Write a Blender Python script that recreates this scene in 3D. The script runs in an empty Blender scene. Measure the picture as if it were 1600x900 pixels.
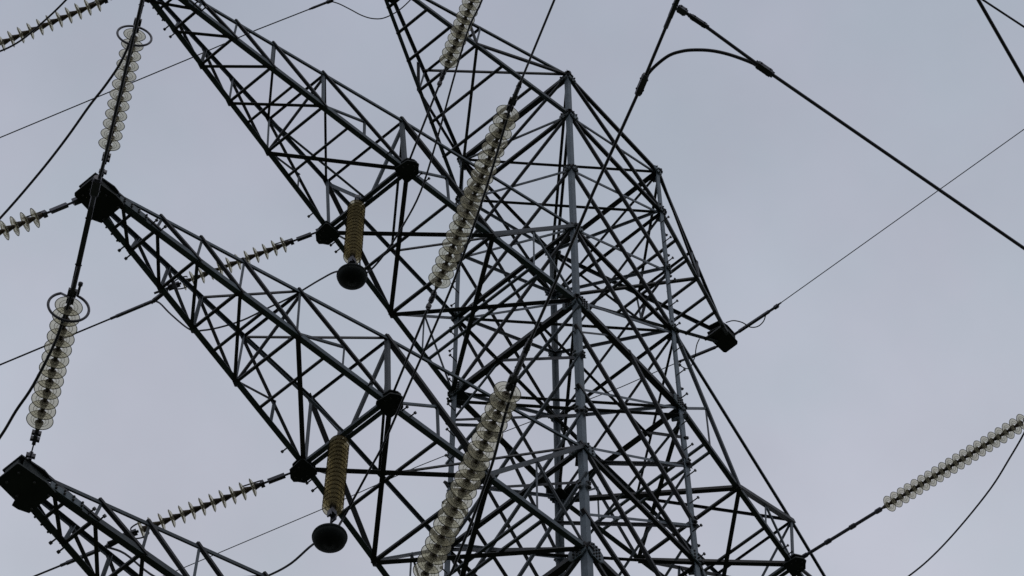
import bpy, bmesh, math, random
from mathutils import Vector, Matrix
random.seed(7)
S = bpy.context.scene
COL = S.collection
V = Vector

# ------------------------------------------------------------------ materials
def mat(name):
    m = bpy.data.materials.new(name); m.use_nodes = True
    nt = m.node_tree; return m, nt, nt.nodes['Principled BSDF']
def noise_ramp(nt, scale, stops, detail=6, coord='Object', rough=.6):
    tc = nt.nodes.new('ShaderNodeTexCoord'); n = nt.nodes.new('ShaderNodeTexNoise')
    n.inputs['Scale'].default_value = scale; n.inputs['Detail'].default_value = detail
    n.inputs['Roughness'].default_value = rough
    nt.links.new(tc.outputs[coord], n.inputs['Vector'])
    r = nt.nodes.new('ShaderNodeValToRGB'); e = r.color_ramp.elements
    e[0].position, e[0].color = stops[0][0], (*stops[0][1], 1)
    e[1].position, e[1].color = stops[-1][0], (*stops[-1][1], 1)
    for p, c in stops[1:-1]:
        x = e.new(p); x.color = (*c, 1)
    nt.links.new(n.outputs['Fac'], r.inputs['Fac']); return n, r
def steel(name, lo, hi, rough, metal=0.0):
    m, nt, b = mat(name)
    n, r = noise_ramp(nt, 5.0, [(.3, lo), (.7, hi)])
    oi = nt.nodes.new('ShaderNodeObjectInfo'); vr = nt.nodes.new('ShaderNodeMapRange'); vr.inputs['To Min'].default_value = .62; vr.inputs['To Max'].default_value = 1.6
    nt.links.new(oi.outputs['Random'], vr.inputs['Value'])
    vm = nt.nodes.new('ShaderNodeVectorMath'); vm.operation = 'SCALE'; nt.links.new(r.outputs['Color'], vm.inputs[0]); nt.links.new(vr.outputs['Result'], vm.inputs['Scale'])
    n3, r3 = noise_ramp(nt, 1.7, [(.58, (0, 0, 0)), (.76, (.38, .38, .38))], 8, 'Object', .7)
    mx = nt.nodes.new('ShaderNodeMix'); mx.data_type = 'RGBA'; nt.links.new(r3.outputs['Color'], mx.inputs['Factor']); nt.links.new(vm.outputs['Vector'], mx.inputs['A'])
    mx.inputs['B'].default_value = (hi[0] * .95 + .006, hi[1] * .72, hi[2] * .55, 1)
    nt.links.new(mx.outputs['Result'], b.inputs['Base Color'])
    b.inputs['Roughness'].default_value = rough; b.inputs['Metallic'].default_value = metal; b.inputs['Specular IOR Level'].default_value = .3
    n2 = nt.nodes.new('ShaderNodeTexNoise'); n2.inputs['Scale'].default_value = 60
    bp = nt.nodes.new('ShaderNodeBump'); bp.inputs['Strength'].default_value = .12
    nt.links.new(n2.outputs['Fac'], bp.inputs['Height']); nt.links.new(bp.outputs['Normal'], b.inputs['Normal'])
    return m
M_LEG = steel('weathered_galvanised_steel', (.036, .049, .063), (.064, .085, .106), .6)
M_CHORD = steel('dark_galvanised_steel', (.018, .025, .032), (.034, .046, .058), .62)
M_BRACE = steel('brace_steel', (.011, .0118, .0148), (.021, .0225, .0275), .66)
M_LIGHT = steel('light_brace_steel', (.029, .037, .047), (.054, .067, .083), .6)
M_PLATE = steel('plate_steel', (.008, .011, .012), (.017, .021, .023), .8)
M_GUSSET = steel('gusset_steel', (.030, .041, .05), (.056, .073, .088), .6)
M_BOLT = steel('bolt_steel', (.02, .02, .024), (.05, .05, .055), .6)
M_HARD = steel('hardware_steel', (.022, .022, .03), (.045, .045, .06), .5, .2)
M_CAP = steel('rusty_cap_iron', (.018, .014, .011), (.06, .045, .03), .75)
M_WIRE = steel('aluminium_strand', (.016, .016, .022), (.03, .03, .04), .55, .1)
M_EARTH = steel('earth_wire_strand', (.03, .035, .042), (.05, .056, .066), .55, .1)
M_IRON = steel('cast_iron', (.004, .007, .0075), (.009, .013, .014), .95)
def glass_mat(name, tint, edge, gloss=.5, body=(.66, .63, .52), scatter=.3):
    """thin toughened glass: light passes straight through with a tint, more strongly tinted at grazing angles, plus a Fresnel gloss"""
    m = bpy.data.materials.new(name); m.use_nodes = True; nt = m.node_tree
    for n in list(nt.nodes): nt.nodes.remove(n)
    out = nt.nodes.new('ShaderNodeOutputMaterial'); tr = nt.nodes.new('ShaderNodeBsdfTransparent'); gl = nt.nodes.new('ShaderNodeBsdfGlossy')
    lw = nt.nodes.new('ShaderNodeLayerWeight'); lw.inputs['Blend'].default_value = .5
    n, r = noise_ramp(nt, 14, [(.3, tuple(c * .9 for c in tint)), (.7, tint)])
    mx = nt.nodes.new('ShaderNodeMix'); mx.data_type = 'RGBA'; mx.inputs['B'].default_value = (*edge, 1)
    nt.links.new(lw.outputs['Facing'], mx.inputs['Factor']); nt.links.new(r.outputs['Color'], mx.inputs['A']); nt.links.new(mx.outputs['Result'], tr.inputs['Color'])
    gl.inputs['Roughness'].default_value = .38; gl.inputs['Color'].default_value = (gloss, gloss, gloss, 1)
    fr = nt.nodes.new('ShaderNodeMath'); fr.operation = 'POWER'; fr.inputs[1].default_value = 3.5; nt.links.new(lw.outputs['Facing'], fr.inputs[0])
    f2 = nt.nodes.new('ShaderNodeMath'); f2.operation = 'MULTIPLY'; f2.inputs[1].default_value = .35; nt.links.new(fr.outputs[0], f2.inputs[0]); fr = f2
    ms = nt.nodes.new('ShaderNodeMixShader'); nt.links.new(fr.outputs[0], ms.inputs['Fac']); nt.links.new(tr.outputs['BSDF'], ms.inputs[1]); nt.links.new(gl.outputs['BSDF'], ms.inputs[2])
    df = nt.nodes.new('ShaderNodeBsdfTranslucent'); df.inputs['Color'].default_value = (*body, 1)
    d2 = nt.nodes.new('ShaderNodeBsdfDiffuse'); d2.inputs['Color'].default_value = (*body, 1)
    md = nt.nodes.new('ShaderNodeMixShader'); md.inputs['Fac'].default_value = .35; nt.links.new(df.outputs[0], md.inputs[1]); nt.links.new(d2.outputs[0], md.inputs[2])
    mb = nt.nodes.new('ShaderNodeMixShader'); mb.inputs['Fac'].default_value = scatter; nt.links.new(ms.outputs[0], mb.inputs[1]); nt.links.new(md.outputs[0], mb.inputs[2])
    nt.links.new(mb.outputs['Shader'], out.inputs['Surface']); return m
M_GLASS = glass_mat('clear_toughened_glass', (.955, .945, .885), (.83, .815, .735), .3, (.80, .755, .62), .23)
M_GLASS_RIM = glass_mat('glass_rim', (.28, .28, .25), (.18, .18, .16), .12, (.3, .29, .25), .12)
M_GLASSY = glass_mat('amber_tinted_glass', (.945, .912, .80), (.84, .79, .64), .4, (.25, .22, .14), .26)
M_GLASSY_RIM = glass_mat('amber_glass_rim', (.36, .30, .18), (.22, .18, .1), .12, (.08, .06, .03), .3)

# ------------------------------------------------------------------ helpers
def obj(name, bm, m, parent=None, loc=None, smooth=False):
    me = bpy.data.meshes.new(name); bmesh.ops.recalc_face_normals(bm, faces=bm.faces[:])
    bm.to_mesh(me); bm.free(); me.materials.append(m); me.materials.append(M_BOLT)
    if smooth:
        for p in me.polygons: p.use_smooth = True
    o = bpy.data.objects.new(name, me); COL.objects.link(o)
    if parent: o.parent = parent
    if loc is not None: o.location = loc
    return o
def empty(name, loc=(0, 0, 0)):
    o = bpy.data.objects.new(name, None); COL.objects.link(o); o.location = loc
    o.empty_display_size = .2; return o
def tag(o, label, cat, group=None):
    o['label'] = label; o['category'] = cat
    if group: o['group'] = group
    return o
def frame(d, hint):
    d = d.normalized(); u = hint - d * hint.dot(d)
    if u.length < 1e-4:
        u = d.orthogonal()
    u.normalize(); return d, u, d.cross(u)
def prism(bm, poly, a, b, u, v):
    """extrude 2D polygon (in u,v) from a to b"""
    A = [bm.verts.new(a + u * x + v * y) for x, y in poly]
    B = [bm.verts.new(b + u * x + v * y) for x, y in poly]
    n = len(poly)
    bm.faces.new(A[::-1]); bm.faces.new(B)
    for i in range(n):
        bm.faces.new((A[i], A[(i + 1) % n], B[(i + 1) % n], B[i]))
SLIM = .72
def lbar(bm, a, b, ua, ub, w, th=None, ext=0.0, w2=None):
    """steel angle: corner on the line a-b, one flange along ua, the other along ub"""
    a, b = V(a), V(b); d, u, v = frame(b - a, V(ua))
    if v.dot(V(ub)) < 0: v = -v
    w2 = (w2 or w) * SLIM; w = w * SLIM; th = min(th, w * .16) if th else max(.005, w * .1)
    a = a - d * ext; b = b + d * ext
    prism(bm, [(0, 0), (w, 0), (w, th), (th, th), (th, w2), (0, w2)], a, b, u, v)
def box(bm, c, ax, hx, ay, hy, az, hz):
    c = V(c)
    vs = [bm.verts.new(c + ax * (sx * hx) + ay * (sy * hy) + az * (sz * hz)) for sx in (-1, 1) for sy in (-1, 1) for sz in (-1, 1)]
    for f in ((0, 1, 3, 2), (4, 6, 7, 5), (0, 4, 5, 1), (2, 3, 7, 6), (0, 2, 6, 4), (1, 5, 7, 3)):
        bm.faces.new([vs[i] for i in f])
def lathe(bm, prof, a, d, seg=24, closed=False):
    """prof: (r, s) pairs, s measured from a along d"""
    a = V(a); d, u, v = frame(V(d), V((.31, .52, .79)))
    rings = []
    for r, s in prof:
        if r < 1e-5: rings.append([bm.verts.new(a + d * s)])
        else: rings.append([bm.verts.new(a + d * s + (u * math.cos(t) + v * math.sin(t)) * r) for t in (2 * math.pi * i / seg for i in range(seg))])
    pairs = list(zip(rings, rings[1:]))
    if closed: pairs.append((rings[-1], rings[0]))
    for A, B in pairs:
        if len(A) == 1 and len(B) == 1: continue
        for i in range(seg):
            j = (i + 1) % seg
            if len(A) == 1: bm.faces.new((A[0], B[i], B[j]))
            elif len(B) == 1: bm.faces.new((A[i], B[0], A[j]))
            else: bm.faces.new((A[i], B[i], B[j], A[j]))
    if not closed:
        for R, rev in ((rings[0], True), (rings[-1], False)):
            if len(R) > 1: bm.faces.new(R[::-1] if rev else R)
def rod(bm, a, b, r, seg=10, r2=None):
    a, b = V(a), V(b); L = (b - a).length
    lathe(bm, [(r, 0), (r2 if r2 else r, L)], a, b - a, seg)
def catmull(P, n=8):
    P = [V(p) for p in P]; Q = [P[0] * 2 - P[1]] + P + [P[-1] * 2 - P[-2]]; out = []
    for i in range(1, len(Q) - 2):
        for k in range(n):
            t = k / n; p0, p1, p2, p3 = Q[i - 1:i + 3]
            out.append(.5 * ((2 * p1) + (p2 - p0) * t + (2 * p0 - 5 * p1 + 4 * p2 - p3) * t * t + (3 * p1 - p0 - 3 * p2 + p3) * t ** 3))
    out.append(P[-1]); return out
def tube(bm, P, r, seg=8):
    P = [V(p) for p in P]; u = (P[1] - P[0]).orthogonal().normalized(); prev = None; first = None
    for i, p in enumerate(P):
        d = (P[min(i + 1, len(P) - 1)] - P[max(i - 1, 0)]).normalized()
        u = (u - d * u.dot(d)).normalized(); v = d.cross(u)
        R = [bm.verts.new(p + (u * math.cos(t) + v * math.sin(t)) * r) for t in (2 * math.pi * k / seg for k in range(seg))]
        if prev:
            for k in range(seg): bm.faces.new((prev[k], R[k], R[(k + 1) % seg], prev[(k + 1) % seg]))
        else: first = R
        prev = R
    bm.faces.new(first[::-1]); bm.faces.new(prev)
def bolts(bm, pts, n, r=.017, h=.022):
    """bolt heads sunk a little into the plate they sit on, second material of that plate's mesh"""
    n0 = len(bm.faces); n = V(n)
    for p in pts:
        lathe(bm, [(r, -.004), (r, h * .7), (r * .7, h)], p, n, 6)
    bm.faces.ensure_lookup_table()
    for f in bm.faces[n0:]: f.material_index = 1
lerp = lambda a, b, t: V(a) + (V(b) - V(a)) * t
X, Y, Z = V((1, 0, 0)), V((0, 1, 0)), V((0, 0, 1))

# ------------------------------------------------------------------ tower body
GROUND_Z = -35.36
LV = dict(EU=6.574, EL=5.314, M1=3.62, U1=1.926, L1=0.0, U2=-3.491, L2=-5.532, U3=-8.95, L3=-10.878)
SG = dict(N=(-1, -1), L=(-1, 1), R=(1, -1), F=(1, 1))
def Wd(z):
    if z >= 0: return 1 - .0131 * z / 6.574
    if z > -12: return 1 + .0183 * z / -5.532
    t = (z + 12) / (GROUND_Z + 12); return 1.0397 + t * 1.7
def leg(n, z):
    w = Wd(z); return V((SG[n][0] * w, SG[n][1] * w, z))
def nd(s):
    """'N:L1' or ('N', z) -> point on a leg"""
    if isinstance(s, V): return s
    if isinstance(s, tuple): return leg(s[0], s[1])
    a, b = s.split(':'); return leg(a, LV[b])

tower = empty('lattice_tower', (0, 0, GROUND_Z))
tag(tower, 'tall grey steel lattice transmission tower with long crossarms on both sides', 'pylon')
OFF = V((0, 0, -GROUND_Z))           # children are built in world coordinates, shifted into the tower's frame
def tpart(name, bm, m, parent=None, smooth=False):
    if parent is None:
        o = obj(name, bm, m, tower, smooth=smooth); o.location = OFF
    else:
        o = obj(name, bm, m, parent, smooth=smooth)
    return o
legs = {}
for n in 'NLRF':
    bm = bmesh.new(); sx, sy = SG[n]
    zs = [LV['EU'] + .06, LV['L1'], -5.5, -12, GROUND_Z - .3]
    for i in range(4):
        w = (.090, .108, .128, .17)[i]
        a, b = leg(n, zs[i]), leg(n, zs[i + 1])
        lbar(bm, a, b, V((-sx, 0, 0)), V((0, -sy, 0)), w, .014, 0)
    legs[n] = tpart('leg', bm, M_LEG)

brace_rest = bmesh.new(); n_brace = [0]
def face_normal(a, b):
    m = (V(a) + V(b)) / 2
    if abs(m.x) > abs(m.y) + .15: return V((1 if m.x > 0 else -1, 0, 0))
    if abs(m.y) > abs(m.x) + .15: return V((0, 1 if m.y > 0 else -1, 0))
    return None
def brace(a, b, w, m, nrm, off=0.0, flip=False, rest=False, ext=.05, name='brace'):
    a, b = nd(a), nd(b); nrm = V(nrm)
    d = (b - a).normalized(); t = nrm.cross(d).normalized()
    if t.z < 0: t = -t
    if flip: t = -t
    o = nrm * (off + random.uniform(-.0015, .0015)) - t * (w * SLIM * .45)
    bm = brace_rest if rest else bmesh.new()
    lbar(bm, a + o, b + o, t, -nrm, w, max(.007, w * .11), ext)
    if not rest: n_brace[0] += 1; return tpart(name, bm, m)
FACES = {'NR': ('N', 'R', -Y), 'NL': ('N', 'L', -X), 'LF': ('L', 'F', Y), 'RF': ('R', 'F', X)}
DK, LT = .062, .048
seq = ['EU', 'EL', 'M1', 'U1', 'L1']
for fn, (p, q, nr) in FACES.items():
    for k, (a, b) in enumerate(zip(seq, seq[1:])):
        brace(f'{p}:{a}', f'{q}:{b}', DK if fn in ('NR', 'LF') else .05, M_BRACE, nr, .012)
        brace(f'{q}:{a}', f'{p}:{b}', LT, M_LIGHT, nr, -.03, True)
    for a in ('EU', 'EL', 'U1', 'L1', 'U2', 'L2'):
        w = .105 if a == 'L1' or a == 'L2' else .07
        if fn in ('NL', 'RF') and a == 'EU': w = .1
        brace(f'{p}:{a}', f'{q}:{a}', w, M_BRACE, nr, .006, name='brace')
    mid = lambda lv, t=.5: lerp(nd(f'{p}:{lv}'), nd(f'{q}:{lv}'), t)
    if fn in ('NR', 'LF'):
        brace((p, -.74), (q, -2.65), DK, M_BRACE, nr, .012)
        brace((p, -2.16), (q, -3.55), DK, M_BRACE, nr, .012)
        brace(mid('L1'), (q, -1.36), DK, M_BRACE, nr, .012)
        brace((p, -3.45), (q, -5.4), DK, M_BRACE, nr, .012)
        brace((p, -4.86), mid('L2'), DK, M_BRACE, nr, .012)
        brace((p, -2.16), (q, 0), LT, M_LIGHT, nr, -.03, True)
        brace((p, -3.45), (q, -1.36), LT, M_LIGHT, nr, -.03, True)
        brace((p, -4.86), (q, -2.65), LT, M_LIGHT, nr, -.03, True)
        brace((p, -.8), lerp(nd(f'{p}:L1'), nd(f'{q}:L1'), .32), .04, M_LIGHT, nr, -.03, True)
    else:
        brace((p, -.25), (q, -1.6), LT, M_LIGHT, nr, .012)
        brace((p, -1.41), (q, -3.5), LT, M_LIGHT, nr, .012)
        brace((p, -2.75), (q, -4.9), LT, M_LIGHT, nr, .012)
        brace((p, -4.11), (q, -6.4), LT, M_LIGHT, nr, .012)
        brace((q, -.6), mid('L1', .63), .045, M_LIGHT, nr, -.03, True)
        brace((p, -1.41), mid('L1', .63), .06, M_BRACE, nr, -.03, True)
        brace((p, -2.75), (q, -.6), .05, M_BRACE, nr, -.03, True)
        brace((q, -3.49), (p, -5.53), .05, M_BRACE, nr, -.03, True)
        brace((p, -4.2), (q, -2.2), .05, M_BRACE, nr, -.03, True)
    lower = [-5.532, -7.2, -8.95, -10.878, -14.5, -19, -24, -29.5, GROUND_Z]
    for i, (a, b) in enumerate(zip(lower, lower[1:])):
        brace((p, a), (q, b), .06, M_BRACE, nr, .012, rest=True)
        brace((q, a), (p, b), .06, M_BRACE, nr, -.03, True, rest=True)
        if i > 0: brace((p, a), (q, a), .06, M_BRACE, nr, .006, rest=True)
# horizontal diaphragms inside the body
for lv, pairs in (('EU', 'LR NF'), ('EL', 'LR NF'), ('U1', 'LR'), ('L1', 'LR NF'), ('U2', 'LR'), ('L2', 'LR')):
    for i, pr in enumerate(pairs.split()):
        brace(f'{pr[0]}:{lv}', f'{pr[1]}:{lv}', .055, M_BRACE, -Z, .01 - .03 * i, name='brace')
brace(('L', -.2), ('R', -.2), .06, M_BRACE, -Z, .0)
for t in (.63, .28):
    brace(lerp(nd('N:L1'), nd('L:L1'), t), lerp(nd('R:L1'), nd('F:L1'), t), .05, M_BRACE, -Z, .03)
brace(('R', -.75), lerp(nd('R:L1'), nd('F:L1'), .28), .06, M_BRACE, X, -.02)
brace(('N', -2.75), lerp(nd('N:L1'), nd('R:L1'), .0) * .35 + V((-.2, -.2, -2.75)), .05, M_BRACE, -Z, 0)
o = tpart('brace', brace_rest, M_BRACE); o['kind'] = 'stuff'

# gusset plates with bolt heads on the near faces of the legs
def gusset(parent, c, nrm, up, w, h, rows, m=None, skew=0.0, th=.008, cols=2):
    nrm = V(nrm).normalized(); up = V(up).normalized(); r = nrm.cross(up).normalized(); c = V(c)
    bm = bmesh.new()
    poly = [(-w, -h * .55), (-w * .45, -h), (w * .45, -h), (w, -h * .55), (w, h * .55), (w * .45, h), (-w * .45, h), (-w, h * .55)]
    poly = [(x, y + skew * x) for x, y in poly]
    prism(bm, poly, c - nrm * th, c + nrm * th, r, up)
    P = []
    for i in range(rows):
        for j in range(cols):
            x = (-.4 + .8 * j / max(1, cols - 1)) * w; y = (-.72 + 1.44 * i / max(1, rows - 1)) * h
            P.append(c + nrm * (th - .002) + r * x + up * (y + skew * x))
    bolts(bm, P, nrm, .0135, .02)
    return tpart('gusset_plate', bm, m or M_GUSSET, parent)
def leg_gusset(n, z, face, w, h, rows, skew=0.0, cols=2):
    sh = w * .60 + .01
    w *= .68; h *= .74
    sx, sy = SG[n]
    if face == 'x': nrm = V((sx, 0, 0)); s = V((0, -sy, 0))
    else: nrm = V((0, sy, 0)); s = V((-sx, 0, 0))
    c = leg(n, z) + nrm * .024 + s * sh
    gusset(legs[n], c, nrm, Z, w, h, rows, skew=skew, cols=cols)
for n in 'NLRF':
    for face in 'xy':
        leg_gusset(n, 6.5, face, .10, .09, 2); leg_gusset(n, 5.3, face, .11, .11, 2)
        leg_gusset(n, 3.62, face, .07, .09, 2); leg_gusset(n, 1.95, face, .11, .10, 2)
        leg_gusset(n, -.02, face, .15, .15, 4, cols=3); leg_gusset(n, -3.47, face, .13, .12, 3)
        leg_gusset(n, -5.55, face, .17, .17, 4, cols=3); leg_gusset(n, -8.95, face, .14, .18, 3)
        leg_gusset(n, -10.88, face, .17, .17, 4, cols=3)
        for z in (-1.36, -2.65, -4.3): leg_gusset(n, z, face, .05, .07, 2)
for n in 'LF':
    for z in (-.0, -5.53):
        bm = bmesh.new(); r = .10
        cc = leg(n, z) + V((-SG[n][0] * .06, -SG[n][1] * .06, -.07))
        prism(bm, [(-r, -r * .75), (-r * .7, -r), (r, -r), (r * 1.2, r * .5), (r * .7, r), (-r, r * .9)], cc - Z * .008, cc + Z * .008, X, Y)
        tpart('diaphragm_plate', bm, M_PLATE, legs[n])
# step bolts up the L and R legs, in pairs pointing off both flanges
for n in 'LR':
    sx, sy = SG[n]; z = 4.9
    while z > -6.6:
        p = leg(n, z)
        for s, d in ((V((-sx, 0, 0)), V((0, sy, 0))), (V((0, -sy, 0)), V((sx, 0, 0)))):
            bm = bmesh.new(); a = p + s * .07
            rod(bm, a, a + d * .125, .0085, 6); rod(bm, a + d * .118, a + d * .135, .02, 6)
            tpart('step_bolt', bm, M_BOLT, legs[n])
        z -= .60

# ------------------------------------------------------------------ crossarms
def arm(sx, z, zU, xp, yp, dzp, zu, xu, yu, xt, dzt, rev, label):
    w, wU = Wd(z), Wd(zU)
    P = lambda x, y, zz: V((sx * x, y, zz))
    zp = z + dzp; zt = z + dzt
    R = {}; 
    bm = bmesh.new()
    lo, up = {}, {}
    for s in (-1, 1):
        root, plate, tip = P(w, s * w, z), P(xp, s * yp, zp), P(xt - .05, s * .115, zt)
        rootU, plateU, tipU = P(wU, s * wU, zU), P(xu, s * yu, zp + zu), P(xt - .12, s * .105, zt + .10)
        lo[s] = lambda k, a=tip, b=plate, c=root: lerp(a, b, k) if k <= 1 else lerp(b, c, k - 1)
        up[s] = lambda k, a=tipU, b=plateU, c=rootU: lerp(a, b, k) if k <= 1 else lerp(b, c, k - 1)
        inw = V((0, -s, 0))
        for a, b in ((0, 1), (1, 2)):
            lbar(bm, lo[s](a) - Z * .04, lo[s](b) - Z * .04, Z, inw, .10, .012, .0, .085)
            lbar(bm, up[s](a) + Z * .02, up[s](b) + Z * .02, -Z, inw, .058, .008, .03)
    A = tpart('crossarm', bm, M_CHORD); A['label'] = label
    def br(a, b, wd, m, nrm, off=0., ext=.03, name='brace'):
        a, b = V(a), V(b); nrm = V(nrm); d = (b - a).normalized(); t = nrm.cross(d)
        if t.length < 1e-3: t = d.orthogonal()
        t.normalize()
        if t.z < -.01: t = -t
        o = nrm * (off + random.uniform(-.0015, .0015)) - t * wd * SLIM * .45; bm = bmesh.new()
        lbar(bm, a + o, b + o, t, -nrm, wd, max(.006, wd * .11), ext)
        return tpart(name, bm, m, A)
    ks = [.17, .31, .46, .665, 1.0]
    for s in (-1, 1):
        nr = V((0, s, 0)); prevk = 0.0
        for i, k in enumerate(ks):
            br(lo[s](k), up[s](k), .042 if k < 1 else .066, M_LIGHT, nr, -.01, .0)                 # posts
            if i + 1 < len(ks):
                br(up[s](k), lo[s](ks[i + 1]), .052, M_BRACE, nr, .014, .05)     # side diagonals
        br(up[s](0.02), lo[s](ks[0]), .045, M_BRACE, nr, .014)
        # sub-struts in the longest outer panel
        mdp = lerp(up[s](ks[3]), lo[s](1.0), .5); br(lo[s](ks[3]), mdp, .036, M_LIGHT, nr, -.01, .0); br(lo[s](.83), mdp, .036, M_LIGHT, nr, -.01, 0)
        # inner panels: diagonals from plate head and leg head meet half way on the chord
        Mx = lo[s](1.5)
        br(up[s](1.0), Mx, .085, M_BRACE, nr, .014, .06); br(up[s](2.0), Mx, .06, M_LIGHT, nr, .014, .02)
        m1 = lerp(up[s](1.0), Mx, .5); m2 = lerp(up[s](2.0), Mx, .5)
        br(lo[s](1.0), m1, .036, M_LIGHT, nr, -.01, 0); br(lo[s](1.25), m1, .036, M_LIGHT, nr, -.012, 0)
        br(lo[s](1.75), m2, .036, M_LIGHT, nr, -.012, 0); br(lo[s](2.0), m2, .036, M_LIGHT, nr, -.01, 0)
    # bottom face
    kk = [.10, .24, .385, .545, .745]
    n_, f_ = (-1, 1) if not rev else (1, -1)
    prev = .02
    for i, k in enumerate(ks[:-1]):
        br(lo[-1](k), lo[1](k), .042, M_BRACE, -Z, .042, -.03)
    for k in (.09, .55, .77):
        br(lo[-1](k), lo[1](k), .038, M_BRACE, -Z, .045, -.03)
    for a, b in zip([.05] + ks, ks):
        br(lo[n_](a), lo[f_](b), .05 if b < 1 else .07, M_BRACE, -Z, .049, -.02)
    # twin beam across the plates
    for dx in (-.055, .055):
        br(lerp(lo[-1](1), lo[1](1), .06) + X * dx - Z * .012, lerp(lo[-1](1), lo[1](1), .94) + X * dx - Z * .012, .07, M_CHORD, V((1 if dx > 0 else -1, 0, 0)), .0, .0)
    br(lo[-1](1.25), lo[1](1.25), .045, M_BRACE, -Z, .042, -.03)
    br(lo[-1](1.0), lo[1](1.5), .075, M_BRACE, -Z, .049, .0); br(lo[1](1.0), lo[-1](1.5), .075, M_BRACE, -Z, .055, .0)
    br(lo[-1](1.5), lo[1](1.5), .055, M_BRACE, -Z, .042, -.03)
    br(lo[1](1.5), lo[-1](2.0), .075, M_BRACE, -Z, .049, .0); br(lo[-1](1.5), lo[1](2.0), .075, M_BRACE, -Z, .055, .0)
    for k in (1.74, 1.79):
        br(lo[-1](k), lo[1](k), .045, M_LIGHT, -Z, .042, -.03)
    # top face
    for k in ks[3:]:
        br(up[-1](k), up[1](k), .04, M_BRACE, Z, .012, 0)
    for a, b in zip(ks[2:], ks[3:]):
        br(up[f_](a), up[n_](b), .042, M_BRACE, Z, .016, 0)
    br(up[-1](1), up[1](1.5), .045, M_BRACE, Z, .018, 0); br(up[1](1.5), up[-1](2), .045, M_BRACE, Z, .018, 0)
    # frame inside at the plates
    mid = lerp(lo[-1](1), lo[1](1), .5) - Z * .03
    for s in (-1, 1):
        br(up[s](1), mid, .05, M_LIGHT, V((sx, 0, 0)), 0, 0)
    br(up[-1](ks[3]), lo[1](ks[3]), .04, M_BRACE, V((sx, 0, 0)), 0, 0)
    br(up[1](ks[3]), mid, .04, M_LIGHT, V((0, 1, 0)), 0, 0)
    # strain plates and tip box
    def plate(name, poly, c, th, m):
        bm = bmesh.new(); prism(bm, poly, c - Z * th, c + Z * th, X, Y); return tpart(name, bm, m, A)
    for s in (-1, 1):
        c = lo[s](1) - Z * .078
        poly = [(-.20, s * -.13), (-.17, s * -.17), (.15, s * -.19), (.20, s * -.14), (.19, s * .14), (.10, s * .21), (.05, s * .27), (-.04, s * .26), (-.17, s * .16)]
        poly = [(x * .60, y * .60) for x, y in poly]
        bm = bmesh.new(); prism(bm, poly, c - Z * .012, c + Z * .012, X, Y)
        bolts(bm, [c + V((sx * dx * .55, s * dy * .55, -.012)) for dx, dy in ((-.1, .12), (.1, .12), (0, .2), (.12, 0), (-.12, 0))], -Z, .012, .010)
        tpart('strain_plate', bm, M_PLATE, A)
        poly2 = [(x * .9, y * .8) for x, y in poly]
        plate('strain_plate', poly2, c + Z * .10, .01, M_PLATE)
        bm = bmesh.new()
        box(bm, c + Z * .051 + V((0, s * .03, 0)), X, .06, Y, .035, Z, .036)
        tpart('strain_bracket', bm, M_PLATE, A)
    c = P(xt, 0, zt)
    hw = .20
    poly = [(sx * -.24, -.16), (sx * -.12, -.172), (sx * .15, -.13), (sx * .17, -.12), (sx * .17, .12), (sx * .15, .14), (sx * -.07, .15), (sx * -.09, .205), (sx * -.15, .195), (sx * -.24, .15)]
    bm = bmesh.new(); prism(bm, poly, c - Z * .08, c - Z * .06, X, Y)
    bolts(bm, [c + V((sx * x_, y_, -.079)) for x_, y_ in ((-.22, -.1), (-.22, .1), (-.05, -.1), (-.05, .1), (.1, -.07), (.1, .07))], -Z, .013, .02)
    tpart('tip_plate', bm, M_PLATE, A)
    poly = [(sx * -.15, -.155), (sx * -.08, -.165), (sx * .155, -.125), (sx * .155, .10), (sx * -.04, .13), (sx * -.15, .13)]
    plate('tip_plate', poly, c + Z * .075, .010, M_PLATE)
    bm = bmesh.new()
    for yy in (-.12, 0, .10): box(bm, c + V((sx * -.02, yy, .003)), X, .13, Y, .007, Z, .062)
    box(bm, c + V((sx * .135, -.01, .003)), X, .010, Y, .08, Z, .061)
    tpart('tip_bracket', bm, M_PLATE, A)
    for s in (-1, 1):
        bm = bmesh.new(); d = (lo[s](1) - lo[s](0)).normalized(); nrm = V((0, s, 0)); nrm = (nrm - d * nrm.dot(d)).normalized(); up_ = d.cross(nrm)
        cc = lo[s](.085) + nrm * .006 + Z * .01
        box(bm, cc, d, .17, up_, .045, nrm, .007)
        bolts(bm, [cc + d * a + up_ * b + nrm * .007 for a in (-.12, -.03, .06, .15) for b in (-.022, .022)], nrm, .012, .022)
        tpart('splice_plate', bm, M_GUSSET, A)
        for k in (.15, .18, .92, 1.06, 1.10):
            bm = bmesh.new(); rod(bm, lo[s](k) + V((0, s * -.01, -.02)), lo[s](k) + V((0, s * .075, -.02)), .009, 6); rod(bm, lo[s](k) + V((0, s * .06, -.02)), lo[s](k) + V((0, s * .08, -.02)), .018, 6); tpart('step_bolt', bm, M_BOLT, A)
    return A
AR = dict(xp=3.63, yp=.617, xt=7.29)
arm(-1, 0.0, 1.926, AR['xp'], .632, -.03, 1.13, 3.74, .632, 7.39, -.10, True, 'upper long crossarm reaching left over the camera')
arm(-1, LV['L2'], LV['U2'], AR['xp'], .60, .085, 1.30, 3.67, .57, AR['xt'], .047, False, 'middle crossarm with its dark tip plates in view')
arm(-1, LV['L3'], LV['U3'], AR['xp'], .60, .06, 1.30, 3.67, .58, AR['xt'], .0, False, 'lowest crossarm whose tip enters at the lower left')
arm(1, 0.0, 1.926, AR['xp'], .632, -.03, 1.13, 3.74, .632, 7.39, -.10, True, 'upper crossarm on the far right side')
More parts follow.
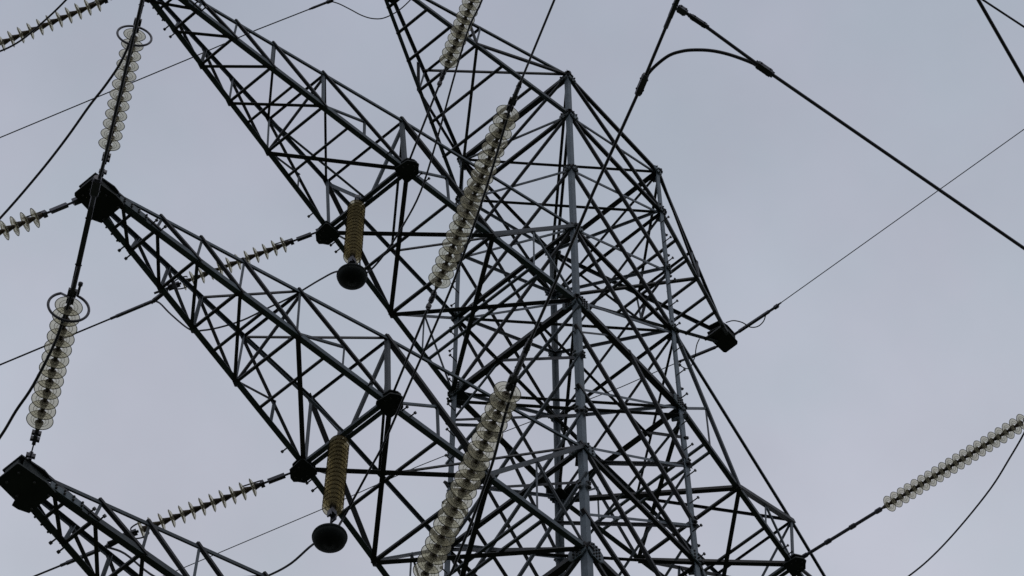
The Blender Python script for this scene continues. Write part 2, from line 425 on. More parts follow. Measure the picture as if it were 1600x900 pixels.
arm(1, LV['L2'], LV['U2'], AR['xp'], .60, .085, 1.30, 3.67, .57, AR['xt'], .047, False, None or 'middle crossarm on the far right side')
arm(1, LV['L3'], LV['U3'], AR['xp'], .60, .06, 1.30, 3.67, .58, AR['xt'], .0, False, 'lowest crossarm on the far right side')

# short earth wire arms at the head of the tower
def earth_arm(sx, label):
    tipc = V((sx * 3.67, 0, 6.60)); bm = bmesh.new(); lo, up = {}, {}
    for s in (-1, 1):
        n = {(-1, -1): 'N', (-1, 1): 'L', (1, -1): 'R', (1, 1): 'F'}[(sx, s)]
        a, b = nd(f'{n}:EL'), tipc + V((-.0 * sx, s * .09, -.05)); lo[s] = lambda k, a=a, b=b: lerp(b, a, k)
        c, e = nd(f'{n}:EU'), tipc + V((-.15 * sx, s * .09, .10)); up[s] = lambda k, c=c, e=e: lerp(e, c, k)
        lbar(bm, a - Z * .03, b - Z * .03, Z, V((0, -s, 0)), .085, .009, 0, .07)
        lbar(bm, c + Z * .02, e + Z * .02, -Z, V((0, -s, 0)), .066, .008, 0)
    A = tpart('earth_wire_arm', bm, M_CHORD); A['label'] = label
    def br(a, b, wd, m, nrm, off=0., ext=.0):
        a, b = V(a), V(b); nrm = V(nrm); d = (b - a).normalized(); t = nrm.cross(d).normalized()
        o = nrm * (off + random.uniform(-.0015, .0015)) - t * wd * SLIM * .45; bm = bmesh.new()
        lbar(bm, a + o, b + o, t, -nrm, wd, .007, ext); tpart('brace', bm, m, A)
    for k in (.10, .22, .35, .49, .64, .80): br(lo[-1](k), lo[1](k), .05, M_BRACE, -Z, .04)
    for s in (-1, 1):
        br(lo[s](.49), up[s](.49), .042, M_LIGHT, V((0, s, 0)), -.01)
        br(lo[s](.49), up[s](1.0), .05, M_BRACE, V((0, s, 0)), .012)
        br(up[s](.42), lo[s](.49), .045, M_BRACE, V((0, s, 0)), .012)
    br(up[1](.47), up[-1](1.0), .055, M_BRACE, Z, .012); br(lo[-1](.49), lo[1](1.0), .055, M_BRACE, -Z, .05)
    br(up[-1](.49), up[1](.49), .045, M_BRACE, Z, .012)
    for z, sc in ((-.10, 1.0), (.12, .9)):
        bm = bmesh.new(); poly = [(sx * -.25, -.10), (sx * -.10, -.135), (sx * .11, -.13), (sx * .14, -.10), (sx * .14, .11), (sx * .11, .135), (sx * -.18, .15), (sx * -.29, .11)]
        prism(bm, [(x * sc, y * sc) for x, y in poly], tipc + Z * (z - .01), tipc + Z * (z + .01), X, Y); tpart('tip_plate', bm, M_PLATE, A)
    bm = bmesh.new(); box(bm, tipc + Z * .01, X, .11, Y, .10, Z, .098); tpart('tip_bracket', bm, M_PLATE, A)
earth_arm(-1, 'short earth wire arm pointing to the top edge')
earth_arm(1, 'short earth wire arm pointing right')

# ------------------------------------------------------------------ insulator strings
CACHE = {}
def disc_mesh(r, p):
    key = (round(r, 3), round(p, 4))
    if key in CACHE: return CACHE[key]
    k = r / .1
    bm = bmesh.new()
    q = p / .118
    seg = 36
    def sheet(prof, mi, closed=False):
        n0 = len(bm.faces); lathe(bm, prof, V((0, 0, 0)), Z, seg, closed=closed); bm.faces.ensure_lookup_table()
        for f in bm.faces[n0:]: f.material_index = mi
    def open_lathe(prof, mi):
        u = [[bm.verts.new((rr * math.cos(t), rr * math.sin(t), ss)) for t in (2 * math.pi * i / seg for i in range(seg))] for rr, ss in prof]
        for A, B in zip(u, u[1:]):
            for i in range(seg):
                f = bm.faces.new((A[i], A[(i + 1) % seg], B[(i + 1) % seg], B[i])); f.material_index = mi
    open_lathe([(.030 * k, .040 * q), (.052 * k, .043 * q), (.072 * k, .049 * q), (.088 * k, .057 * q), (.098 * k, .068 * q)], 0)
    bead = lambda R_, z_, b: sheet([(R_ + b * math.cos(t), z_ + b * math.sin(t)) for t in (2 * math.pi * i / 6 for i in range(6))], 1, True)
    bead(.0982 * k, .070 * q, .0035); bead(.066 * k, .068 * q, .0019); bead(.046 * k, .062 * q, .0016)
    open_lathe([(.098 * k, .072 * q), (.084 * k, .080 * q), (.066 * k, .070 * q), (.056 * k, .080 * q), (.046 * k, .064 * q), (.030 * k, .072 * q)], 0)
    gm = bpy.data.meshes.new('insulator_disc'); bm.to_mesh(gm); bm.free()
    for pg in gm.polygons: pg.use_smooth = True
    bm = bmesh.new()
    lathe(bm, [(.0, -.050 * q), (.015, -.050 * q), (.018, -.040 * q), (.023, -.015 * q), (.030, .012 * q), (.033, .028 * q), (.037, .036 * q), (.036, .046 * q), (.026, .050 * q), (.019, .058 * q), (.0135, .066 * q), (.0135, p - .050 * q), (.0, p - .049 * q)], V((0, 0, 0)), Z, 16)
    cm = bpy.data.meshes.new('cap'); bmesh.ops.recalc_face_normals(bm, faces=bm.faces[:]); bm.to_mesh(cm); bm.free()
    for pg in cm.polygons: pg.use_smooth = True
    CACHE[key] = (gm, cm); return CACHE[key]
def rot_to(d):
    return V((0, 0, 1)).rotation_difference(V(d).normalized()).to_matrix().to_4x4()
def link_chain(bm, a, b, kind):
    """hardware between the arm and the first cap"""
    a, b = V(a), V(b); L = (b - a).length; d, u, v = frame(b - a, Z)
    r = .011
    if kind == 'turnbuckle':
        rod(bm, a, a + d * L * .28, r)
        for c in (.28, .68, .82): box(bm, a + d * L * c, d, .018, u, .045, v, .016); box(bm, a + d * (L * c + .012), d, .014, u, .02, v, .04)
        for s in (-1, 1): rod(bm, a + d * L * .3 + u * s * .02, a + d * L * .68 + u * s * .02, .007, 6)
        rod(bm, a + d * L * .68, b, .018)
    elif kind == 'rod':
        rod(bm, a, a + d * .12, .03); rod(bm, a + d * .1, b - d * .12, .022); rod(bm, b - d * .16, b, .015)
        for c in (.33, .62, .92): rod(bm, a + d * (L * c - .04), a + d * (L * c + .04), .032, 8)
    elif kind == 'swivel':
        rod(bm, a, b - d * .35, .013); rod(bm, b - d * .2, b, .012)
        for c, h in ((.30, .04), (.20, .05), (.12, .045)): rod(bm, b - d * (c + h / 2), b - d * (c - h / 2), .028, 8); box(bm, b - d * c, d, .012, u, .05, v, .014)
    elif kind == 'clevis':
        rod(bm, a, b, .012)
        box(bm, a + d * .05, d, .06, u, .03, v, .03)
        if L > .3:
            box(bm, a + d * L * .58, d, L * .20, u, .030, v, .018); box(bm, a + d * L * .92, d, .02, u, .03, v, .03)
def torus_path(c, d, r, a0, a1, n=40):
    d, u, v = frame(V(d), V((.2, .3, .9)))
    return [V(c) + (u * math.cos(t) + v * math.sin(t)) * r for t in (a0 + (a1 - a0) * i / n for i in range(n + 1))]
def horn_dir(d):
    """unit vector across the string that points upward"""
    d, u, v = frame(V(d), Z); return u, v
BAKE_STRINGS = {'A': [[-7.384, -0.161, -5.394], [-7.58, -0.453, -5.443], [-8.298, -1.519, -5.625]], 'B': [[-7.36, -0.133, -10.802], [-7.611, -0.522, -10.903], [-8.301, -1.586, -11.18]], 'C': [[-3.677, -0.708, 0.006], [-4.508, -2.059, -0.577], [-5.611, -3.851, -1.351]], 'D': [[-3.661, -0.666, -5.414], [-4.479, -2.031, -5.812], [-5.597, -3.896, -6.357]], 'E': [[-3.669, -0.576, -10.826], [-4.588, -2.119, -11.3], [-5.698, -3.981, -11.871]], 'G': [[3.652, -0.792, -0.0], [3.463, -2.198, -0.496], [3.182, -4.296, -1.235]], 'H1': [[-3.7, 0.72, -0.039], [-3.877, 1.101, -0.147], [-4.389, 2.205, -0.46]], 'H2': [[-3.668, 0.719, -5.474], [-3.852, 1.093, -5.597], [-4.366, 2.145, -5.94]], 'H3': [[-7.402, 0.275, -0.1], [-7.533, 0.579, -0.2], [-8.018, 1.709, -0.57]], 'H4': [[-7.38, 0.201, -5.52], [-7.566, 0.527, -5.729], [-8.085, 1.438, -6.31]], 'P1': [[-3.71, 0.088, -0.037], [-3.738, 0.056, -0.34], [-3.891, -0.12, -2.004]], 'P2': [[-3.651, 0.074, -5.466], [-3.672, 0.052, -5.647], [-3.867, -0.147, -7.303]]}
WIRES = {'cond_A': [[-8.387, -1.65, -5.647], [-8.683, -2.087, -5.701], [-16.504, -13.612, -7.126]], 'cond_B': [[-8.386, -1.717, -11.214], [-8.816, -2.346, -11.29], [-9.094, -2.787, -11.342], [-9.903, -3.997, -11.488], [-17.621, -15.594, -12.881]], 'cond_C': [[-5.69, -3.979, -1.406], [-6.289, -5.005, -1.527], [-13.309, -17.035, -2.937]], 'cond_D': [[-5.677, -4.029, -6.396], [-6.239, -5.024, -6.509], [-13.099, -17.15, -7.89]], 'cond_E': [[-5.777, -4.114, -11.912], [-6.181, -4.839, -11.979], [-6.672, -5.692, -12.056], [-7.146, -6.562, -12.138], [-7.503, -7.179, -12.194], [-13.37, -17.602, -13.152]], 'cond_G': [[3.162, -4.446, -1.288], [3.123, -5.27, -1.37], [2.471, -19.186, -2.758]], 'cond_H1': [[-4.454, 2.346, -0.5], [-4.479, 2.594, -0.574], [-5.163, 4.392, -0.934], [-9.654, 17.363, -3.684]], 'cond_H2': [[-4.433, 2.283, -5.985], [-4.497, 2.514, -6.043], [-4.775, 3.227, -6.186], [-9.439, 16.137, -8.941]], 'cond_H3': [[-8.078, 1.85, -0.616], [-8.2, 2.197, -0.691], [-12.731, 15.143, -3.499]], 'cond_H4': [[-8.154, 1.56, -6.388], [-8.283, 1.897, -6.46], [-13.183, 14.718, -9.223]], 'weights': [[-3.829, -0.076, -2.384], [-3.787, -0.058, -7.706]], 'jump_C': [[-5.685, -3.934, -1.424], [-5.379, -3.493, -1.512], [-5.14, -3.129, -1.584], [-5.002, -2.823, -1.631], [-4.72, -2.371, -1.719], [-4.302, -1.742, -1.85], [-3.973, -1.207, -1.957], [-3.799, -0.768, -2.024], [-3.696, -0.419, -2.067], [-3.659, -0.146, -2.088]], 'jump_C2': [[-3.884, 0.104, -2.084], [-3.897, 0.372, -1.969], [-3.885, 0.838, -1.791], [-3.903, 1.212, -1.637], [-3.919, 1.582, -1.489], [-3.969, 1.905, -1.34], [-4.027, 2.139, -1.217], [-4.098, 2.3, -1.106], [-4.291, 2.448, -0.837], [-4.427, 2.53, -0.643], [-4.479, 2.594, -0.574]], 'jump_D': [[-5.698, -4.056, -6.378], [-5.651, -3.984, -6.398], [-5.205, -3.275, -6.595], [-4.814, -2.588, -6.777], [-4.593, -2.15, -6.887], [-4.296, -1.521, -7.041], [-4.027, -0.955, -7.181], [-3.911, -0.645, -7.25], [-3.817, -0.396, -7.305], [-3.723, -0.145, -7.361]], 'jump_D2': [[-3.749, 0.203, -7.472], [-3.687, 0.564, -7.377], [-3.683, 0.876, -7.275], [-3.719, 1.29, -7.12], [-3.788, 1.59, -6.981], [-3.944, 1.91, -6.761], [-4.145, 2.154, -6.501], [-4.374, 2.337, -6.201], [-4.501, 2.511, -6.04]], 'jump_E': [[-5.742, -4.105, -11.929], [-5.592, -3.875, -11.924], [-5.34, -3.535, -11.922], [-5.171, -3.272, -11.919], [-4.961, -2.931, -11.917], [-4.831, -2.706, -11.915], [-4.738, -2.541, -11.914], [-4.556, -2.143, -11.906], [-4.42, -1.811, -11.897]], 'jump_A': [[-8.36, -1.602, -5.675], [-8.23, -1.305, -5.78], [-8.167, -1.042, -5.856], [-8.129, -0.801, -5.918], [-8.053, -0.426, -6.021], [-7.988, -0.01, -6.129], [-7.929, 0.544, -6.262], [-7.913, 1.062, -6.373], [-8.069, 1.463, -6.388]], 'jump_B': [[-8.376, -1.696, -11.226], [-8.28, -1.524, -11.238], [-8.16, -1.3, -11.254], [-8.005, -0.909, -11.273], [-7.929, -0.637, -11.279], [-7.842, -0.368, -11.289], [-7.729, 0.117, -11.298], [-7.574, 0.876, -11.308]], 'jump_T': [[-8.188, -0.567, -1.092], [-8.044, -0.022, -1.017], [-7.958, 0.541, -0.926], [-7.923, 0.918, -0.861], [-7.909, 1.319, -0.786], [-7.952, 1.626, -0.705], [-8.031, 1.819, -0.625]], 'jump_G': [[3.147, -4.455, -1.279], [3.345, -4.212, -1.186], [3.584, -3.851, -1.048], [3.88, -3.372, -0.871], [4.221, -2.689, -0.617], [4.462, -2.124, -0.406], [4.612, -1.656, -0.223], [4.818, -0.828, 0.11]], 'tap_wire': [[-7.445, -7.178, -12.209], [-7.292, -7.226, -12.239], [-6.773, -7.362, -12.346], [-4.526, -8.014, -12.794], [4.926, -10.665, -14.699]], 'tap_loop': [[-7.146, -6.562, -12.138], [-7.172, -6.627, -12.128], [-7.189, -6.721, -12.121], [-7.188, -6.856, -12.12], [-7.155, -6.957, -12.133], [-7.112, -7.036, -12.154], [-7.044, -7.13, -12.189], [-6.964, -7.213, -12.233], [-6.867, -7.293, -12.29], [-6.776, -7.358, -12.346]], 'hub': [[-7.503, -7.179, -12.194]], 'earth_L': [[-3.7, 0.097, 6.608], [-3.951, 0.748, 6.546], [-4.324, 1.76, 6.443], [-4.626, 2.664, 6.342], [-5.564, 5.376, 6.047], [-8.876, 14.759, 5.051]], 'earth_L_loop': [[-3.94, 0.735, 6.546], [-3.843, 0.668, 6.525], [-3.69, 0.593, 6.482], [-3.542, 0.524, 6.44], [-3.418, 0.436, 6.414], [-3.322, 0.311, 6.412], [-3.263, 0.109, 6.45], [-3.255, -0.093, 6.508], [-3.275, -0.225, 6.556], [-3.41, -0.285, 6.624]], 'earth_R': [[3.73, -0.116, 6.645], [3.743, -0.671, 6.611], [3.719, -5.272, 6.386], [3.696, -15.26, 5.883]], 'earth_R_loop': [[3.535, -0.127, 6.728], [3.576, -0.235, 6.713], [3.664, -0.326, 6.668], [3.765, -0.381, 6.607], [3.819, -0.478, 6.584], [3.811, -0.59, 6.592], [3.749, -0.69, 6.615]], 'earth_R2': [[3.696, 0.135, 6.572], [3.564, 0.496, 6.515], [3.495, 0.668, 6.491], [3.186, 1.571, 6.338], [2.581, 3.125, 6.109], [2.062, 4.513, 5.895], [1.585, 5.941, 5.649], [0.851, 8.013, 5.31], [0.502, 8.946, 5.167], [-2.868, 18.243, 3.683]], 'earth_R2_loop': [[3.441, 0.292, 6.62], [3.473, 0.369, 6.583], [3.524, 0.437, 6.543], [3.568, 0.487, 6.51], [3.632, 0.616, 6.445], [3.615, 0.687, 6.429], [3.513, 0.732, 6.459], [3.495, 0.668, 6.491]], 'sky1': [[-12.566, -10.071, -12.912], [-6.658, -9.021, -12.912], [-5.673, -8.846, -12.912], [0.234, -7.795, -12.912]], 'sky2': [[-9.949, -6.292, -6.396], [-4.152, -7.842, -6.396], [-3.139, -8.113, -6.396], [2.657, -9.663, -6.396]]}
WEIGHTS = WIRES['weights']
GS = 'glass insulator strings holding the lines'
def string(key, label, n, kind, r, mat_g=None, ring=False, horns=False, open_ring=False, group=GS):
    S0, F, Q = [V(x) for x in BAKE_STRINGS[key]]
    d = (Q - F).normalized(); p = (Q - F).length / (n - 1)
    root = empty('insulator_string', S0); tag(root, label, 'insulator', group)
    T = lambda x: V(x) - S0
    gm, cm = disc_mesh(r, p)
    if not gm.materials: gm.materials.append(M_GLASS); gm.materials.append(M_GLASS_RIM); cm.materials.append(M_CAP)
    Rm = rot_to(d)
    for i in range(n):
        c = F + d * (p * i - .06)
        g = bpy.data.objects.new('insulator_disc', gm); COL.objects.link(g); g.parent = root
        g.matrix_local = Matrix.Translation(T(c)) @ Rm @ Matrix.Rotation(random.uniform(0, 6.28), 4, 'Z')
        if mat_g:
            for sl, mm in zip(g.material_slots, mat_g): sl.link = 'OBJECT'; sl.material = mm
        h = bpy.data.objects.new('cap', cm); COL.objects.link(h); h.parent = g
    bm = bmesh.new(); link_chain(bm, T(S0 - (F - S0).normalized() * .09), T(F - d * .065), kind); obj('link', bm, M_HARD, root)
    e = F + d * (p * (n - 1) + .05)
    return root, T, d, e, S0, F, Q, p
def live_clamp(root, T, d, e, L=.30, r=.03):
    bm = bmesh.new(); a = T(e - d * .02); dd, u, v = frame(d, Z)
    rod(bm, a, a + d * .12, .015); box(bm, a + d * .05, d, .03, u, .02, v, .03)
    rod(bm, a + d * .10, a + d * L, r * .72, 10, r * .6); box(bm, a + d * .13, d, .035, u, .014, v, .036)
    obj('strain_clamp', bm, M_HARD, root)
near = {}
specs = [('A', 'glass insulator string above the middle crossarm tip, closed dark ring round its top', 12, 'turnbuckle', .108, dict(ring=True)),
         ('B', 'glass insulator string above the lowest crossarm tip, open ring with a ball end', 12, 'turnbuckle', .113, dict(ring=True, open_ring=True)),
         ('C', 'glass insulator string cut off by the top edge, before the short left arm', 20, 'swivel', .108, {}),
         ('D', 'long tilted glass string with both ends in view, crossing the root of the upper crossarm', 20, 'swivel', .114, {}),
         ('E', 'long tilted glass string cut by the bottom edge, in front of the tower body', 20, 'swivel', .114, {}),
         ('G', 'glass insulator string alone against the sky at the right edge, on a long rod', 20, 'rod', .105, {})]
for key, lab, n, kind, r, kw in specs:
    root, T, d, e, S0, F, Q, p = string(key, lab, n, kind, r)
    near[key] = (root, e, d)
    live_clamp(root, T, d, e, .42 if key in 'ABE' else .32, .03)
    if kw.get('ring'):
        bm = bmesh.new(); c = T(F + d * (p * (n - 1) - .00))
        if kw.get('open_ring'):
            P = torus_path(c, d, .165, .55, 6.0); dd, u, v = frame(d, Z)
            tip = P[-1]; P += [tip + d * .05, tip + d * .13]
            tube(bm, P, .0115, 8); lathe(bm, [(.0, -.025), (.02, -.012), (.02, .012), (.0, .025)], P[-1], d, 10)
            rod(bm, P[0], T(e + d * .05), .010)
        else:
            P = torus_path(c, d, .165, 0, 2 * math.pi); tube(bm, P, .0115, 8)
            rod(bm, P[0], T(e + d * .04), .010); rod(bm, P[20], T(e + d * .04), .010)
        obj('corona_ring', bm, M_HARD, root, smooth=True)
far = [('H1', 'edge-on glass string running left from the upper crossarm, partly behind the middle one', 'clevis', .10),
       ('H2', 'edge-on glass string running left from the middle crossarm down to the lowest one', 'clevis', .10),
       ('H3', 'edge-on glass string in the top left corner, cut off by the frame', 'clevis', .10),
       ('H4', 'edge-on glass string leaving the middle crossarm tip through the left edge', 'clevis', .104)]
for key, lab, kind, r in far:
    root, T, d, e, S0, F, Q, p = string(key, lab, 12, kind, r, group=GS)
    live_clamp(root, T, d, e, .34, .024)
    dd, u, v = frame(d, Z)
    if u.z < 0: u = -u
    a = F - d * .12
    bm = bmesh.new(); tube(bm, [T(a), T(a + u * .05), T(a + u * .075 + d * .02), T(a + u * .10 + d * .22)], .008, 6)
    obj('arcing_horn', bm, M_HARD, root)
    bm = bmesh.new(); b = e + d * .02
    for s in (1, -1):
        tube(bm, catmull([T(b), T(b + u * s * .06 + d * .03), T(b + u * s * .12 + d * .02), T(b + u * s * .155 - d * .05), T(b + u * s * .13 - d * .12), T(b + u * s * .10 - d * .13)], 4), .0085, 6)
    obj('arcing_horn', bm, M_HARD, root)
for key, lab, wi in (('P1', 'amber glass suspension string under the upper crossarm with a round black weight', 0), ('P2', 'amber glass suspension string under the middle crossarm with a round black weight', 1)):
    root, T, d, e, S0, F, Q, p = string(key, lab, 16, 'clevis', .105, (M_GLASSY, M_GLASSY_RIM), group='amber suspension strings with round weights')
    w = V(WEIGHTS[wi]); bm = bmesh.new(); dw = (w - e)
    dd, u, v = frame(d, X)
    rod(bm, T(e - d * .05), T(w - d * .09), .014); box(bm, T(e + d * .10), d, .05, u, .03, v, .03)
    for s in (-1, 1): box(bm, T(e + d * .16 + u * s * .035), d, .07, u, .008, v, .025)
    obj('suspension_clamp', bm, M_HARD, root)
    bm = bmesh.new()
    ax = (d + V((.667, .579, -.469)) * .42).normalized()
    lathe(bm, [(.0, -.075), (.04, -.075), (.045, -.062), (.158, -.058), (.170, -.050), (.174, -.036), (.172, -.022), (.166, -.018), (.166, -.010), (.158, .022), (.128, .052), (.075, .072), (.03, .078), (.03, .088), (.0, .088)], T(w), ax, 44)
    obj('counterweight', bm, M_IRON, root, smooth=True)

# ------------------------------------------------------------------ wires
def wire(name, path, r, m, label, cat, group=None, smooth_n=0, clamps=()):
    P = [V(p) for p in path]; o0 = P[0].copy()
    Q = catmull(P, smooth_n) if smooth_n else P
    bm = bmesh.new(); tube(bm, [q - o0 for q in Q], r, 8)
    o = obj(name, bm, m, None, o0, smooth=True); tag(o, label, cat, group)
    for a, b, rr in clamps:
        bm = bmesh.new(); a, b = V(a) - o0, V(b) - o0; d, u, v = frame(b - a, Z); L = (b - a).length
        rod(bm, a, b, rr, 8); box(bm, (a + b) / 2, d, L * .38, u, rr * 1.15, v, rr * .9)
        for t in (.25, .75): rod(bm, a + d * L * t - v * rr * 1.25, a + d * L * t + v * rr * 1.25, .007, 6)
        obj('clamp', bm, M_HARD, o)
    return o
def along(P, i, t0, t1):
    a, b = V(P[i]), V(P[i + 1]); d = (b - a).normalized(); return a + d * t0, a + d * t1
W_ = WIRES
def add_wire(key, name, r, m, label, cat, group, n=0, clamps=()):
    return wire(name, W_[key], r, m, label, cat, group, n, clamps)
GC, GJ, GE = 'line conductors', 'jumper cables', 'thin earth wires'
def cl(key, i, t0, t1, rr): return (*along(W_[key], i, t0, t1), rr)
add_wire('cond_A', 'conductor', .012, M_WIRE, 'short line conductor leaving the ringed string at the top left edge', 'power line', GC, 0, [cl('cond_A', 0, .1, .45, .022)])
add_wire('cond_B', 'conductor', .013, M_WIRE, 'line conductor rising in front of the middle crossarm tip and the upper ringed string', 'power line', GC, 0, [cl('cond_B', 0, .05, .95, .022), cl('cond_B', 0, .95, 1.12, .034)])
add_wire('cond_C', 'conductor', .012, M_WIRE, 'line conductor of the string cut off above the earth wire arm', 'power line', GC)
add_wire('cond_D', 'conductor', .011, M_WIRE, 'line conductor rising from the middle string to the top edge left of the tower head', 'power line', GC, 0, [cl('cond_D', 0, .02, .22, .02)])
add_wire('cond_E', 'conductor', .0125, M_WIRE, 'line conductor crossing before the tower head up to the forked clamp at the top', 'power line', GC, 0, [cl('cond_E', 0, .02, .4, .022), cl('cond_E', 3, -.09, .09, .026), cl('cond_E', 3, .5, 1.3, .018)])
add_wire('cond_G', 'conductor', .012, M_WIRE, 'line conductor beyond the right edge string', 'power line', GC)
add_wire('cond_H1', 'conductor', .011, M_WIRE, 'line conductor running left behind the glass string with the open ring', 'power line', GC, 0, [cl('cond_H1', 0, .05, .30, .022), cl('cond_H1', 1, -.05, .55, .017)])
add_wire('cond_H2', 'conductor', .011, M_WIRE, 'line conductor leaving the bottom left edge behind the lowest crossarm', 'power line', GC, 0, [cl('cond_H2', 0, .05, .25, .022), cl('cond_H2', 1, -.05, .5, .017)])
add_wire('cond_H3', 'conductor', .011, M_WIRE, 'line conductor beyond the top left string', 'power line', GC)
add_wire('cond_H4', 'conductor', .011, M_WIRE, 'line conductor beyond the left edge string', 'power line', GC)
w1, w2 = V(WEIGHTS[0]), V(WEIGHTS[1])
def via(a, w, b):
    return W_[a] + [list(V(w) + V((-.02, -.03, -.02)))] + W_[b]
wire('jumper_cable', via('jump_C', w1, 'jump_C2'), .011, M_WIRE, 'jumper cable looping down past the upper crossarm to the upper round weight', 'jumper cable', GJ, 5)
wire('jumper_cable', via('jump_D', w2, 'jump_D2'), .012, M_WIRE, 'jumper cable running down beside the middle string to the lower round weight', 'jumper cable', GJ, 5)
add_wire('jump_E', 'jumper_cable', .012, M_WIRE, 'jumper cable hanging beside the string cut by the bottom edge', 'jumper cable', GJ, 5)
add_wire('jump_A', 'jumper_cable', .0125, M_WIRE, 'jumper cable sagging left from the closed ring of the top left string', 'jumper cable', GJ, 5)
add_wire('jump_B', 'jumper_cable', .0125, M_WIRE, 'jumper cable sagging left from the open ring of the left edge string', 'jumper cable', GJ, 5)
add_wire('jump_T', 'jumper_cable', .0115, M_WIRE, 'jumper cable crossing the string in the top left corner', 'jumper cable', GJ, 5)
add_wire('jump_G', 'jumper_cable', .0115, M_WIRE, 'jumper cable curving down at the right edge below the lone string', 'jumper cable', GJ, 5)
add_wire('tap_wire', 'tap_conductor', .0135, M_WIRE, 'thick cable slanting down to the right edge from the forked clamp at the top', 'power line', None, 0,
         [cl('tap_wire', 0, -.03, .05, .026), cl('tap_wire', 0, .07, .24, .018), cl('tap_wire', 2, -.04, .12, .026)])
add_wire('tap_loop', 'jumper_cable', .0135, M_WIRE, 'arched jumper cable bridging the forked clamp against the sky', 'jumper cable', GJ, 5)
add_wire('sky1', 'conductor', .0135, M_WIRE, 'thick steep cable crossing the top right corner', 'power line', GC)
add_wire('sky2', 'conductor', .0105, M_WIRE, 'thinner cable cutting the very corner at top right', 'power line', GC)
add_wire('earth_L', 'earth_wire', .0085, M_EARTH, 'thin earth wire running left from the short arm across the upper crossarm', 'earth wire', GE, 0, [cl('earth_L', 0, .0, .55, .014), cl('earth_L', 1, -.05, .05, .022), cl('earth_L', 1, .0, .3, .014)])
add_wire('earth_L_loop', 'bonding_loop', .0085, M_EARTH, 'thin bonding loop hanging below the left earth wire arm', 'bonding wire', 'bonding loops', 5)
add_wire('earth_R', 'earth_wire', .007, M_EARTH, 'thin earth wire rising to the right edge from the right arm', 'earth wire', GE, 0, [cl('earth_R', 0, .0, .72, .02), cl('earth_R', 0, .72, .80, .024), cl('earth_R', 1, .0, .3, .012)])
add_wire('earth_R_loop', 'bonding_loop', .0085, M_EARTH, 'thin bonding loop right of the right earth wire arm', 'bonding wire', 'bonding loops', 5)
add_wire('earth_R2', 'earth_wire', .007, M_EARTH, 'thin earth wire passing behind the tower towards the lower left', 'earth wire', GE, 0, [cl('earth_R2', 0, .0, .5, .018), cl('earth_R2', 1, -.05, .3, .013)])
add_wire('earth_R2_loop', 'bonding_loop', .0085, M_EARTH, 'thin bonding loop below the right earth wire arm', 'bonding wire', 'bonding loops', 5)

# ------------------------------------------------------------------ ground
bm = bmesh.new(); N = 24; E_ = 900
vs = [[bm.verts.new((x, y, GROUND_Z + (0 if abs(x) < 90 and abs(y) < 90 else random.uniform(-.6, .6)))) for x in [-E_ + 2 * E_ * i / N for i in range(N + 1)]] for y in [-E_ + 2 * E_ * i / N for i in range(N + 1)]]
for j in range(N):
    for i in range(N): bm.faces.new((vs[j][i], vs[j][i + 1], vs[j + 1][i + 1], vs[j + 1][i]))
m, nt, b = mat('rough_grass')
n, r = noise_ramp(nt, .6, [(.3, (.025, .035, .015)), (.5, (.045, .055, .022)), (.75, (.07, .065, .035))], 10)
nt.links.new(r.outputs['Color'], b.inputs['Base Color']); b.inputs['Roughness'].default_value = .95
g = obj('ground', bm, m); g['kind'] = 'structure'; g['label'] = 'rough grass field below the tower'; g['category'] = 'ground'

# ------------------------------------------------------------------ sky, sun, camera
w = bpy.data.worlds.new('World'); S.world = w; w.use_nodes = True; nt = w.node_tree
bg = nt.nodes['Background']; bg.inputs['Strength'].default_value = .1
sky = nt.nodes.new('ShaderNodeTexSky'); sky.sky_type = 'NISHITA'; sky.sun_disc = False
SUN_EL, SUN_AZ = math.radians(52), math.radians(215)      # azimuth of the sun, from +Y clockwise
sky.sun_elevation = SUN_EL; sky.sun_rotation = SUN_AZ; sky.air_density = 1.0; sky.dust_density = 3.0
geo = nt.nodes.new('ShaderNodeTexCoord'); sep = nt.nodes.new('ShaderNodeSeparateXYZ')
nt.links.new(geo.outputs['Generated'], sep.inputs['Vector'])
rmp = nt.nodes.new('ShaderNodeValToRGB'); el = rmp.color_ramp.elements
el[0].position = 0.0; el[0].color = (.64, .67, .72, 1)
el[1].position = 1.0; el[1].color = (.362, .406, .506, 1)
x = el.new(.82); x.color = (.535, .565, .637, 1)
x = el.new(.93); x.color = (.428, .469, .554, 1)
nt.links.new(sep.outputs['Z'], rmp.inputs['Fac'])
nz = nt.nodes.new('ShaderNodeTexNoise'); nz.inputs['Scale'].default_value = 9.0; nz.inputs['Detail'].default_value = 5
nt.links.new(geo.outputs['Generated'], nz.inputs['Vector'])
mr = nt.nodes.new('ShaderNodeMapRange'); mr.inputs['From Min'].default_value = .3; mr.inputs['From Max'].default_value = .7
mr.inputs['To Min'].default_value = 8.95; mr.inputs['To Max'].default_value = 10.5
nt.links.new(nz.outputs['Fac'], mr.inputs['Value'])
mul = nt.nodes.new('ShaderNodeVectorMath'); mul.operation = 'SCALE'
nt.links.new(rmp.outputs['Color'], mul.inputs[0]); nt.links.new(mr.outputs['Result'], mul.inputs['Scale'])
mix = nt.nodes.new('ShaderNodeMix'); mix.data_type = 'RGBA'; mix.inputs['Factor'].default_value = .93
n2 = nt.nodes.new('ShaderNodeTexNoise'); n2.inputs['Scale'].default_value = 16.0; n2.inputs['Detail'].default_value = 6
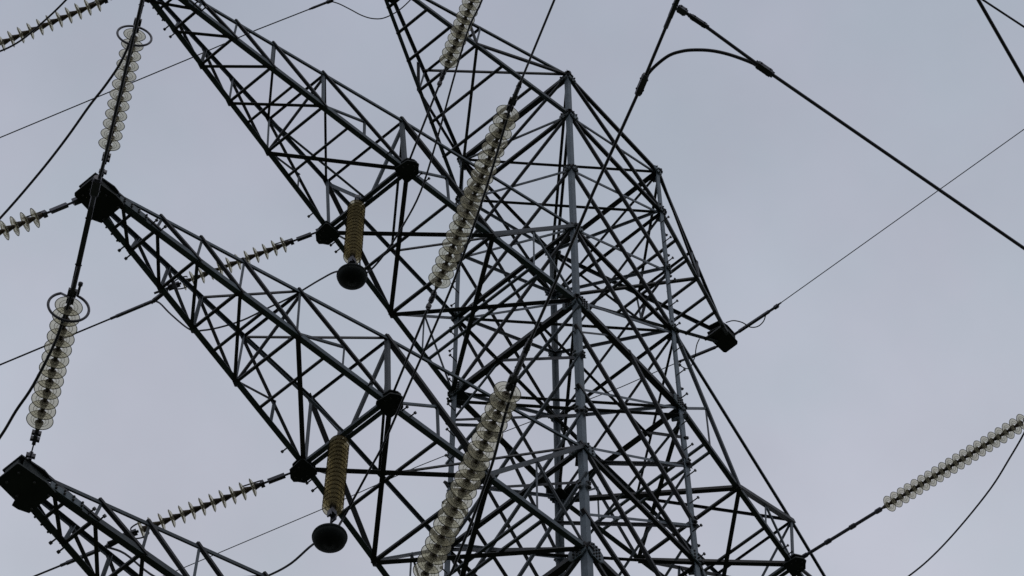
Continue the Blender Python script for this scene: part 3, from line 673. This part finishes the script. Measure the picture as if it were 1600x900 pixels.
nt.links.new(geo.outputs['Generated'], n2.inputs['Vector'])
r2 = nt.nodes.new('ShaderNodeValToRGB'); r2.color_ramp.elements[0].position = .38; r2.color_ramp.elements[0].color = (.985, 1.0, 1.0, 1)
r2.color_ramp.elements[1].position = .62; r2.color_ramp.elements[1].color = (1.02, .991, 1.004, 1)
nt.links.new(n2.outputs['Fac'], r2.inputs['Fac'])
hue = nt.nodes.new('ShaderNodeVectorMath'); hue.operation = 'MULTIPLY'; nt.links.new(mul.outputs['Vector'], hue.inputs[0]); nt.links.new(r2.outputs['Color'], hue.inputs[1])
nt.links.new(sky.outputs['Color'], mix.inputs['A']); nt.links.new(hue.outputs['Vector'], mix.inputs['B'])
nt.links.new(mix.outputs['Result'], bg.inputs['Color'])

ld = bpy.data.lights.new('sun', 'SUN'); ld.energy = .5; ld.angle = math.radians(25); ld.color = (1, .97, .93)
sun = bpy.data.objects.new('sun', ld); COL.objects.link(sun)
sd = V((math.sin(SUN_AZ) * math.cos(SUN_EL), math.cos(SUN_AZ) * math.cos(SUN_EL), math.sin(SUN_EL)))
sun.rotation_euler = sd.to_track_quat('Z', 'Y').to_euler(); sun.location = (0, 0, 60)

cd = bpy.data.cameras.new('camera'); cam = bpy.data.objects.new('camera', cd); COL.objects.link(cam)
cd.sensor_width = 36; cd.lens = 4998.88 / 1600 * 36; cd.clip_end = 5000; cd.clip_start = .1
Rw = Matrix(((0.65507, -0.75557, -0.00083), (0.66712, 0.5789, -0.46885), (0.35473, 0.30658, 0.88328)))
right, down, fwd = Rw[0], Rw[1], Rw[2]
cam.matrix_world = Matrix(((right[0], -down[0], -fwd[0], -15.17269), (right[1], -down[1], -fwd[1], -12.22417), (right[2], -down[2], -fwd[2], -33.76506), (0, 0, 0, 1)))
S.camera = cam
S.view_settings.view_transform = 'Standard'; S.view_settings.look = 'None'; S.view_settings.exposure = 0; S.view_settings.gamma = 1
S.cycles.max_bounces = 12; S.cycles.transmission_bounces = 12; S.cycles.transparent_max_bounces = 160
